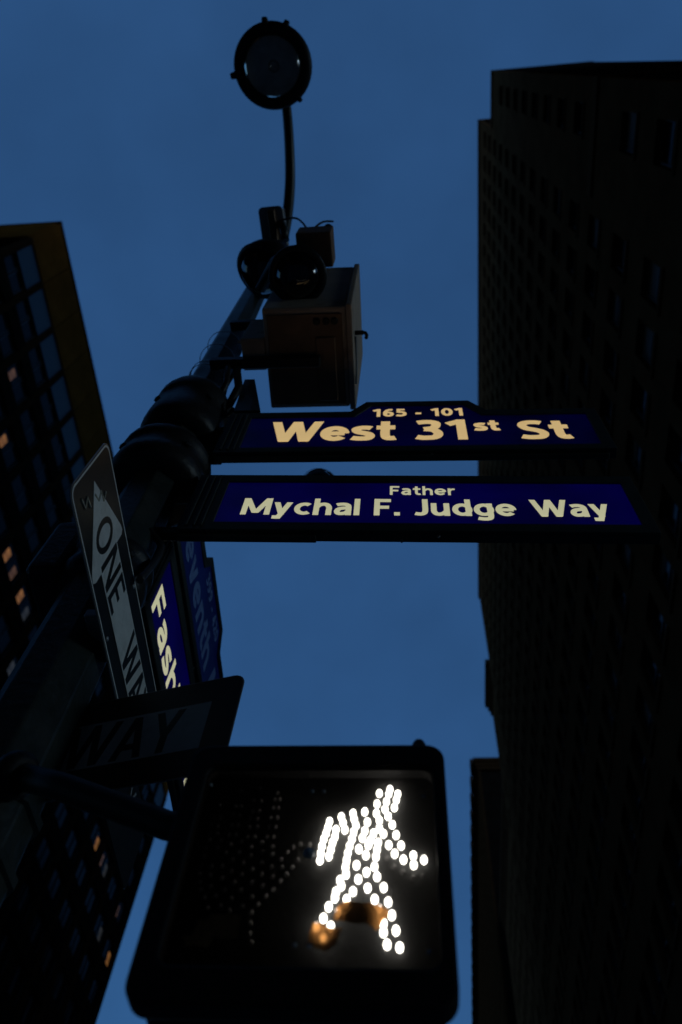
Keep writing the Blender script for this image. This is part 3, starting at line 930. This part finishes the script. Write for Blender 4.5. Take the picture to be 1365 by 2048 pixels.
# ------------------------------------------------------------------ pedestrian signal
def walk_signal():
    OX, OY = -0.17, 0.99
    t = thing('pedestrian_signal', 'black pedestrian signal with lit white walking figure of LED dots', 'traffic signal', (OX, OY, 2.14), 0)
    Z = -2.14
    W = 0.212
    o = rrect(-0.205, W, 2.160 + Z, 2.592 + Z, 0.030, 6)
    i = rrect(-0.172, 0.192, 2.212 + Z, 2.545 + Z, 0.018, 6)
    MB().ringprism(o, i, -0.006, 0.030).build('door_frame', MT['black'], t, 0.005, 2)
    # short visor hood running round the opening
    i2 = rrect(-0.178, 0.198, 2.206 + Z, 2.551 + Z, 0.020, 6)
    MB().prism(rrect(-0.196, 0.196, 2.172 + Z, 2.584 + Z, 0.028, 6), 0.0305, 0.175).build('housing', MT['black'], t, 0.012, 3)
    MB().box(-0.15, 0.15, 0.176, 0.195, 2.20 + Z, 2.55 + Z).build('back_plate', MT['black'], t, 0.006, 2)
    for x, h, r in ((0.172, 0.020, 0.012), (-0.006, 0.006, 0.004), (0.019, 0.006, 0.004), (0.155, 0.005, 0.003), (0.188, 0.005, 0.003)):
        MB().lathe([(r, -0.004), (r, h * 0.6), (r * 0.7, h), (0, h)], 12, (x, 0.010, 2.592 + Z), caps=False).build('hinge_knob', MT['black'], t)
    bd = MB().prism(i, 0.022, 0.026).build('signal_board', MT['board'], t)
    cov = MB().prism(rrect(-0.171, 0.191, 2.213 + Z, 2.544 + Z, 0.017, 6), 0.0035, 0.0055).build('clear_cover', MT['cover'], t)
    def loc(px, py, yy):
        r = ray(px, py); k = (OY + yy) / r.y
        return (r.x * k - OX, yy, r.z * k + EYE + Z)

    def blob(r, stretch):
        mb = MB()
        pr = [(r * math.sin(PI * a / 6), -r * stretch * math.cos(PI * a / 6)) for a in range(7)]
        pr[0] = (0, pr[0][1]); pr[-1] = (0, pr[-1][1])
        mb.lathe(pr, 8, (0, 0, 0), (0, 0, 1), caps=False)
        return mb
    on = blob(0.0042, 1.5).mesh('led', MT['led_on'])  # lit shape stretched to take in each LED's reflection
    off = blob(0.0032, 1.15).mesh('led', MT['led_off'])
    man = [(765, 180), (765, 220), (745, 290), (740, 370), (855, 165), (845, 205), (825, 270), (812, 335), (922, 205), (910, 255), (893, 320),
           (840, 395), (765, 430), (765, 500), (875, 445), (875, 490), (910, 530), (905, 580), (950, 625), (950, 665), (895, 715), (970, 765), (1055, 705), (1055, 755), (1058, 810),
           (1145, 745), (1145, 790), (800, 545), (845, 640),
           (340, 440), (325, 490), (310, 540), (290, 590), (275, 650), (265, 710), (258, 770), (395, 510), (385, 570), (365, 620), (350, 680), (335, 735),
           (440, 400), (455, 450), (470, 510),
           (540, 370), (550, 420), (565, 475), (545, 530), (530, 590), (510, 650), (495, 710), (485, 770), (475, 830), (480, 890), (430, 940), (440, 990), (395, 1040), (385, 1090),
           (335, 1140), (330, 1195), (290, 1240), (285, 1290),
           (640, 335), (640, 380), (665, 420), (660, 470), (640, 520), (620, 580), (590, 650), (590, 700), (570, 790), (570, 835), (650, 700), (650, 755), (655, 850), (655, 895),
           (585, 910), (585, 955), (665, 985), (665, 1030), (715, 540), (690, 600), (670, 640), (755, 620), (745, 680), (735, 740), (725, 800), (720, 850), (745, 890), (745, 930),
           (800, 980), (803, 1025), (725, 1085), (725, 1125), (840, 1105), (840, 1150), (540, 1015), (537, 1060), (485, 1105), (415, 1210), (765, 1190), (870, 1215), (872, 1265),
           (800, 1310), (800, 1385), (908, 1345), (905, 1395), (830, 1470), (830, 1510), (938, 1490), (938, 1540), (225, 1340), (350, 1335), (285, 1435)]
    merged = []
    for x, y in man:
        for q in merged:
            if abs(q[0] - x) < 9 and abs(q[1] - y) < 56 and not q[2]:
                q[0] = (q[0] + x) / 2; q[1] = (q[1] + y) / 2; q[2] = True
                break
        else:
            merged.append([x, y, False])
    for x, y, _ in merged:
        link('led', on, bd, loc(580 + x / 4.266, 1540 + y / 4.266, 0.016))
    hand = [(690, 310), (835, 290), (970, 325), (950, 370), (985, 370), (940, 435), (975, 435), (920, 510), (965, 510), (910, 580), (955, 580), (890, 655), (940, 655), (850, 700),
            (930, 730), (855, 770), (930, 790), (850, 850), (925, 885), (780, 900), (850, 940), (930, 960), (775, 1005), (855, 1030), (935, 1055), (990, 990), (1035, 940), (1080, 885),
            (1120, 830), (1000, 885), (995, 825), (1045, 770), (1085, 735), (1140, 710), (1210, 715), (880, 1105), (820, 1170), (775, 1110), (770, 1230), (760, 1310), (755, 1390),
            (765, 1460), (790, 380), (845, 385), (785, 460), (830, 460), (765, 515), (815, 520), (760, 580), (815, 580), (745, 655), (795, 655), (770, 730), (765, 795), (650, 425),
            (690, 425), (635, 490), (680, 495), (625, 570), (670, 570), (605, 640), (655, 640), (615, 710), (700, 690), (680, 770), (630, 830), (710, 855), (620, 920), (700, 940),
            (640, 1000), (690, 1060), (620, 1125), (700, 1185), (570, 1060), (500, 1105), (535, 1180), (605, 1215), (535, 410), (490, 510), (535, 510), (470, 570), (515, 575),
            (460, 635), (510, 635), (455, 680), (545, 680), (425, 750), (515, 740), (580, 775), (415, 805), (395, 875), (470, 880), (550, 880), (380, 940), (460, 945), (550, 970),
            (380, 1000), (465, 1030), (385, 1060), (415, 1120), (440, 1195)]
    for x, y in hand:
        link('led', off, bd, loc(300 + x / 3.792, 1500 + y / 3.792, 0.018))
    # faint unlit dots beside the figure's hand, corner screws and the round sensor eye
    for x, y in ((830, 750), (890, 825), (965, 870), (1055, 915), (1135, 900)):
        link('led', off, bd, loc(580 + x / 4.266, 1540 + y / 4.266, 0.018))
    sm = MB().lathe([(0.0032, 0.0), (0.0028, 0.0016), (0.0, 0.0022)], 10, (0, 0, 0), (0, -1, 0), caps=False).mesh('screw', MT['steel'])
    for x, y in ((590, 1891), (619, 1893), (860, 1905), (625, 1583), (648, 1583), (848, 1593), (422, 1570)):
        link('screw', sm, t, loc(x, y, 0.0034))
    e = loc(619, 1708, 0.003)
    MB().lathe([(0.0085, 0.0), (0.0085, 0.003), (0.007, 0.004), (0.004, 0.0042), (0.0035, 0.006), (0, 0.0065)], 18, e, (0, -1, 0), caps=False).build('lens_button', MT['steel'], t)

    def sticker(pts, ox, oy, s):
        q = [loc(ox + x / s, oy + y / s, 0.0030) for x, y in pts]
        mb = MB(); n = len(q)
        mb.add([(p[0], 0.0026, p[2]) for p in q] + [(p[0], 0.0031, p[2]) for p in q],
               [tuple(range(n)), tuple(range(n, 2 * n))[::-1]] + [(i, (i + 1) % n, n + (i + 1) % n, n + i) for i in range(n)])
        return mb.build('sticker', MT['paper'], cov)
    sticker([(385, 1285), (372, 1262), (400, 1180), (425, 1150), (480, 1115), (560, 1125), (640, 1140), (690, 1132), (775, 1160), (845, 1200), (850, 1240), (815, 1268), (790, 1300), (765, 1360), (735, 1372), (690, 1330), (640, 1305), (560, 1310), (470, 1292)], 580, 1540, 4.266)
    sticker([(196, 1300), (260, 1310), (330, 1342), (445, 1352), (420, 1420), (398, 1490), (345, 1530), (300, 1555), (225, 1520), (150, 1500), (165, 1400)], 580, 1540, 4.266)
    sticker([(470, 1250), (570, 1248), (685, 1255), (672, 1340), (655, 1430), (560, 1432), (485, 1420), (455, 1470), (430, 1495), (380, 1490), (340, 1472), (300, 1488), (265, 1480), (270, 1450), (245, 1420), (330, 1405), (350, 1345), (375, 1290), (430, 1300)], 300, 1500, 3.792)
    # side brackets to the pole
    pts = [Vector((x - OX, y - OY, z + Z)) for x, y, z in ((-0.84, 1.240, 2.768), (-0.70, 1.205, 2.702), (-0.46, 1.195, 2.602), (-0.34, 1.150, 2.552))]
    MB().tube(pts, [0.028, 0.028, 0.027, 0.027], 12).build('bracket_arm', MT['black'], t)
    MB().lathe([(0.045, -0.012), (0.050, 0.0), (0.050, 0.02), (0.036, 0.035)], 16, pts[0], (pts[1] - pts[0]).normalized()).build('bracket_flange', MT['black'], t)
    return t


walk_signal()


# ------------------------------------------------------------------ camera cabinet
def cabinet():
    t = thing('equipment_cabinet', 'beige metal equipment cabinet bracketed to the pole above the street signs', 'cabinet', (-0.68, 0.97, 5.40), R(1.0))
    w, d, h = 0.40, 0.505, 0.86
    MB().box(0, w, 0, d, 0, h).build('body', MT['cabinet'], t, 0.012, 2)
    # door on the right-hand side, a little proud
    MB().box(w + 0.001, w + 0.030, -0.012, d + 0.012, -0.012, h + 0.012).build('door', MT['cabinet'], t, 0.006, 2)
    # base plate with flanges underneath
    MB().box(0.02, w - 0.02, 0.03, d - 0.02, -0.010, -0.001).build('base_plate', MT['cabinet_dark'], t, 0.003, 1)
    MB().box(0.25, 0.345, 0.14, d - 0.04, -0.022, -0.0105).build('gland_plate', MT['cabinet_dark'], t, 0.004, 1)
    for x in (0.26, 0.305, 0.345):
        MB().lathe([(0.013, -0.014), (0.017, -0.008), (0.017, 0.0)], 12, (x, 0.065, -0.0105)).build('conduit_plug', MT['iron'], t)
    # strut carrying it from the pole
    MB().box(-0.27, 0.27, 0.225, 0.275, -0.062, -0.012).build('support_arm', MT['iron'], t, 0.004, 1)
    MB().box(-0.29, -0.002, 0.225, 0.275, 0.60, 0.65).build('support_arm', MT['iron'], t, 0.004, 1)
    MB().prism([(-0.13, -0.012), (-0.002, -0.012), (-0.002, 0.34), (-0.05, 0.34)], 0.15, 0.157, 'xz').build('gusset_plate', MT['cabinet'], t)
    MB().prism([(-0.105, -0.062), (-0.055, -0.062), (0.035, -0.475), (-0.085, -0.475)], 0.325, 0.340, 'xz').build('strut', MT['pole'], t, 0.002, 1)
    MB().box(-0.115, -0.001, 0.14, 0.30, -0.008, 0.33).build('mounting_block', MT['cabinet'], t, 0.006, 2)
    MB().tube([(-0.16, 0.30, 0.10), (-0.13, 0.27, -0.10), (-0.10, 0.30, -0.24), (-0.14, 0.36, -0.36), (-0.19, 0.38, -0.44)], 0.020, 10).build('conduit', MT['iron'], t)
    MB().tube([(-0.20, 0.28, 0.04), (-0.17, 0.25, -0.12), (-0.15, 0.27, -0.26), (-0.19, 0.34, -0.34)], 0.015, 10).build('conduit', MT['iron'], t)
    # hasp and hanging rod on the door
    MB().box(w + 0.031, w + 0.075, 0.16, 0.18, 0.13, 0.15).build('latch', MT['iron'], t, 0.003, 1)
    MB().tube([(w + 0.07, 0.17, 0.145), (w + 0.085, 0.175, 0.145), (w + 0.090, 0.18, 0.13), (w + 0.088, 0.185, 0.10)], 0.009, 8).build('padlock', MT['iron'], t)
    MB().tube([(w + 0.034, 0.19, 0.14), (w + 0.040, 0.30, 0.02), (w + 0.036, 0.38, -0.02)], 0.005, 6).build('door_stay', MT['steel'], t)
    # steel bands round the pole
    for z in (0.05, 0.10, 0.38, 0.62):
        zz = 5.40 + z
        MB().lathe([(0.095, -0.006), (0.098, -0.006), (0.098, 0.006), (0.095, 0.006), (0.095, -0.006)], 20,
                   Vector((pole_x(zz) + 0.68, PY - 0.97, z)), (0.10 * (1 if z < 0.2 else -0.6), 0.06, 1), caps=False).build('steel_band', MT['strap'], t)
    return t


cabinet()


# ------------------------------------------------------------------ dome cameras
def dome_camera(label, c, r, tilt, box=True):
    t = thing('dome_camera', label, 'camera', c, 0, 'dome cameras on the pole')
    d = Vector(tilt).normalized()     # points where the dome looks (down)
    up = -d
    MB().lathe([(r * 0.90, 0.0), (r, 0.004), (r, 0.05), (r * 0.94, 0.10), (r * 0.7, 0.19), (r * 0.42, 0.23), (0.0, 0.24)], 36, (0, 0, 0), up, caps=False).build('housing', MT['black'], t)
    MB().lathe([(r * 1.0, 0.01), (r * 1.05, 0.0), (r * 1.03, -0.012), (r * 0.80, -0.014), (r * 0.78, 0.0)], 36, (0, 0, 0), up, caps=False).build('rim', MT['iron'], t)
    MB().lathe([(r * 0.79 * math.cos(a), -0.006 - r * 0.62 * math.sin(a)) for a in [PI / 2 * k / 10 for k in range(11)]], 36, (0, 0, 0), up, caps=False).build('dome', MT['smoke'], t)
    return t


cam1 = dome_camera('round black dome camera in front of the beige cabinet', (-0.515, 0.862, 5.58), 0.136, (0.03, -0.04, -1))
MB().box(-0.025, 0.155, -0.155, 0.02, 0.235, 0.42).build('junction_box', MT['cabinet_dark'], cam1, 0.008, 2)
MB().lathe([(0.025, 0), (0.025, 0.03), (0.016, 0.045), (0, 0.05)], 12, (0.125, -0.135, 0.42), caps=False).build('cap', MT['iron'], cam1)
MB().tube([(-0.30, 0.20, 0.60), (-0.20, 0.05, 0.60), (-0.06, -0.04, 0.40), (0, 0, 0.2)], 0.030, 12).build('mounting_arm', MT['iron'], cam1)
cam2 = dome_camera('round black dome camera behind the pole, left of the other dome camera', at(527, 543, 6.60), 0.175, (-0.45, 0.25, -1))
MB().tube([(0, 0, 0.2), (0.0, 0.0, 0.42), (-0.06, 0.12, 0.5)], 0.035, 12).build('mounting_arm', MT['iron'], cam2)

# horizontal channel that carries the cameras, running from the pole towards the kerb side
t = thing('bracket_channel', 'short grey steel channel jutting from the pole top below the curved lamp arm', 'bracket', (-0.85, 0.74, 7.05), R(-2))
MB().prism(rrect(-0.075, 0.085, 0.0, 0.52, 0.03), 0.0, 0.012, 'xy').build('web', MT['steel'], t, 0.003, 1)
MB().box(-0.075, -0.062, 0.03, 0.56, 0.0125, 0.09).build('flange', MT['cabinet_dark'], t, 0.003, 1)
MB().box(0.072, 0.085, 0.03, 0.56, 0.0125, 0.09).build('flange', MT['steel'], t, 0.003, 1)
MB().box(-0.012, 0.035, 0.02, 0.60, -0.045, -0.001).build('cable_tray', MT['cabinet_dark'], t, 0.004, 1)
MB().tube([(0.06, 0.10, -0.02), (0.085, 0.14, -0.06), (0.09, 0.20, -0.10)], 0.028, 10).build('conduit', MT['pole'], t)
MB().box(-0.20, 0.05, 0.53, 0.58, 0.013, 0.07).build('pole_clamp', MT['iron'], t, 0.004, 1)


def cable(label, pts, r):
    C = [Vector(c) for c in pts]; out = []
    for i in range(len(C) - 1):
        p0, p1, p2, p3 = C[max(i - 1, 0)], C[i], C[i + 1], C[min(i + 2, len(C) - 1)]
        for k in range(6):
            s = k / 6
            out.append(0.5 * ((2 * p1) + (p2 - p0) * s + (2 * p0 - 5 * p1 + 4 * p2 - p3) * s * s + (3 * p1 - p0 - 3 * p2 + p3) * s ** 3))
    out.append(C[-1])
    o = MB().tube(out, r, 6).build('cable', MT['cable'])
    o['label'] = label; o['category'] = 'cable'; o['group'] = 'loose cables'
    return o


cable('thin cable looping from the lamp arm to the small box behind the camera', [at(562, 440, 6.5), at(590, 436, 6.45), at(606, 446, 6.35), at(616, 462, 6.1)], 0.006)
cable('thin cable end curling free to the right above the small box', [at(624, 464, 6.05), at(636, 450, 6.2), at(650, 443, 6.25), at(667, 443, 6.28)], 0.006)
cable('cable hanging in a loop beside the pole under the cabinet', [at(470, 745, 5.35), at(452, 775, 5.2), at(447, 815, 4.98), at(455, 833, 4.95), at(468, 818, 5.0)], 0.011)
cable('cable running down the pole below the clamps', [at(300, 1060, 3.9), at(322, 1090, 3.85), at(312, 1120, 3.72), at(280, 1160, 3.5)], 0.012)
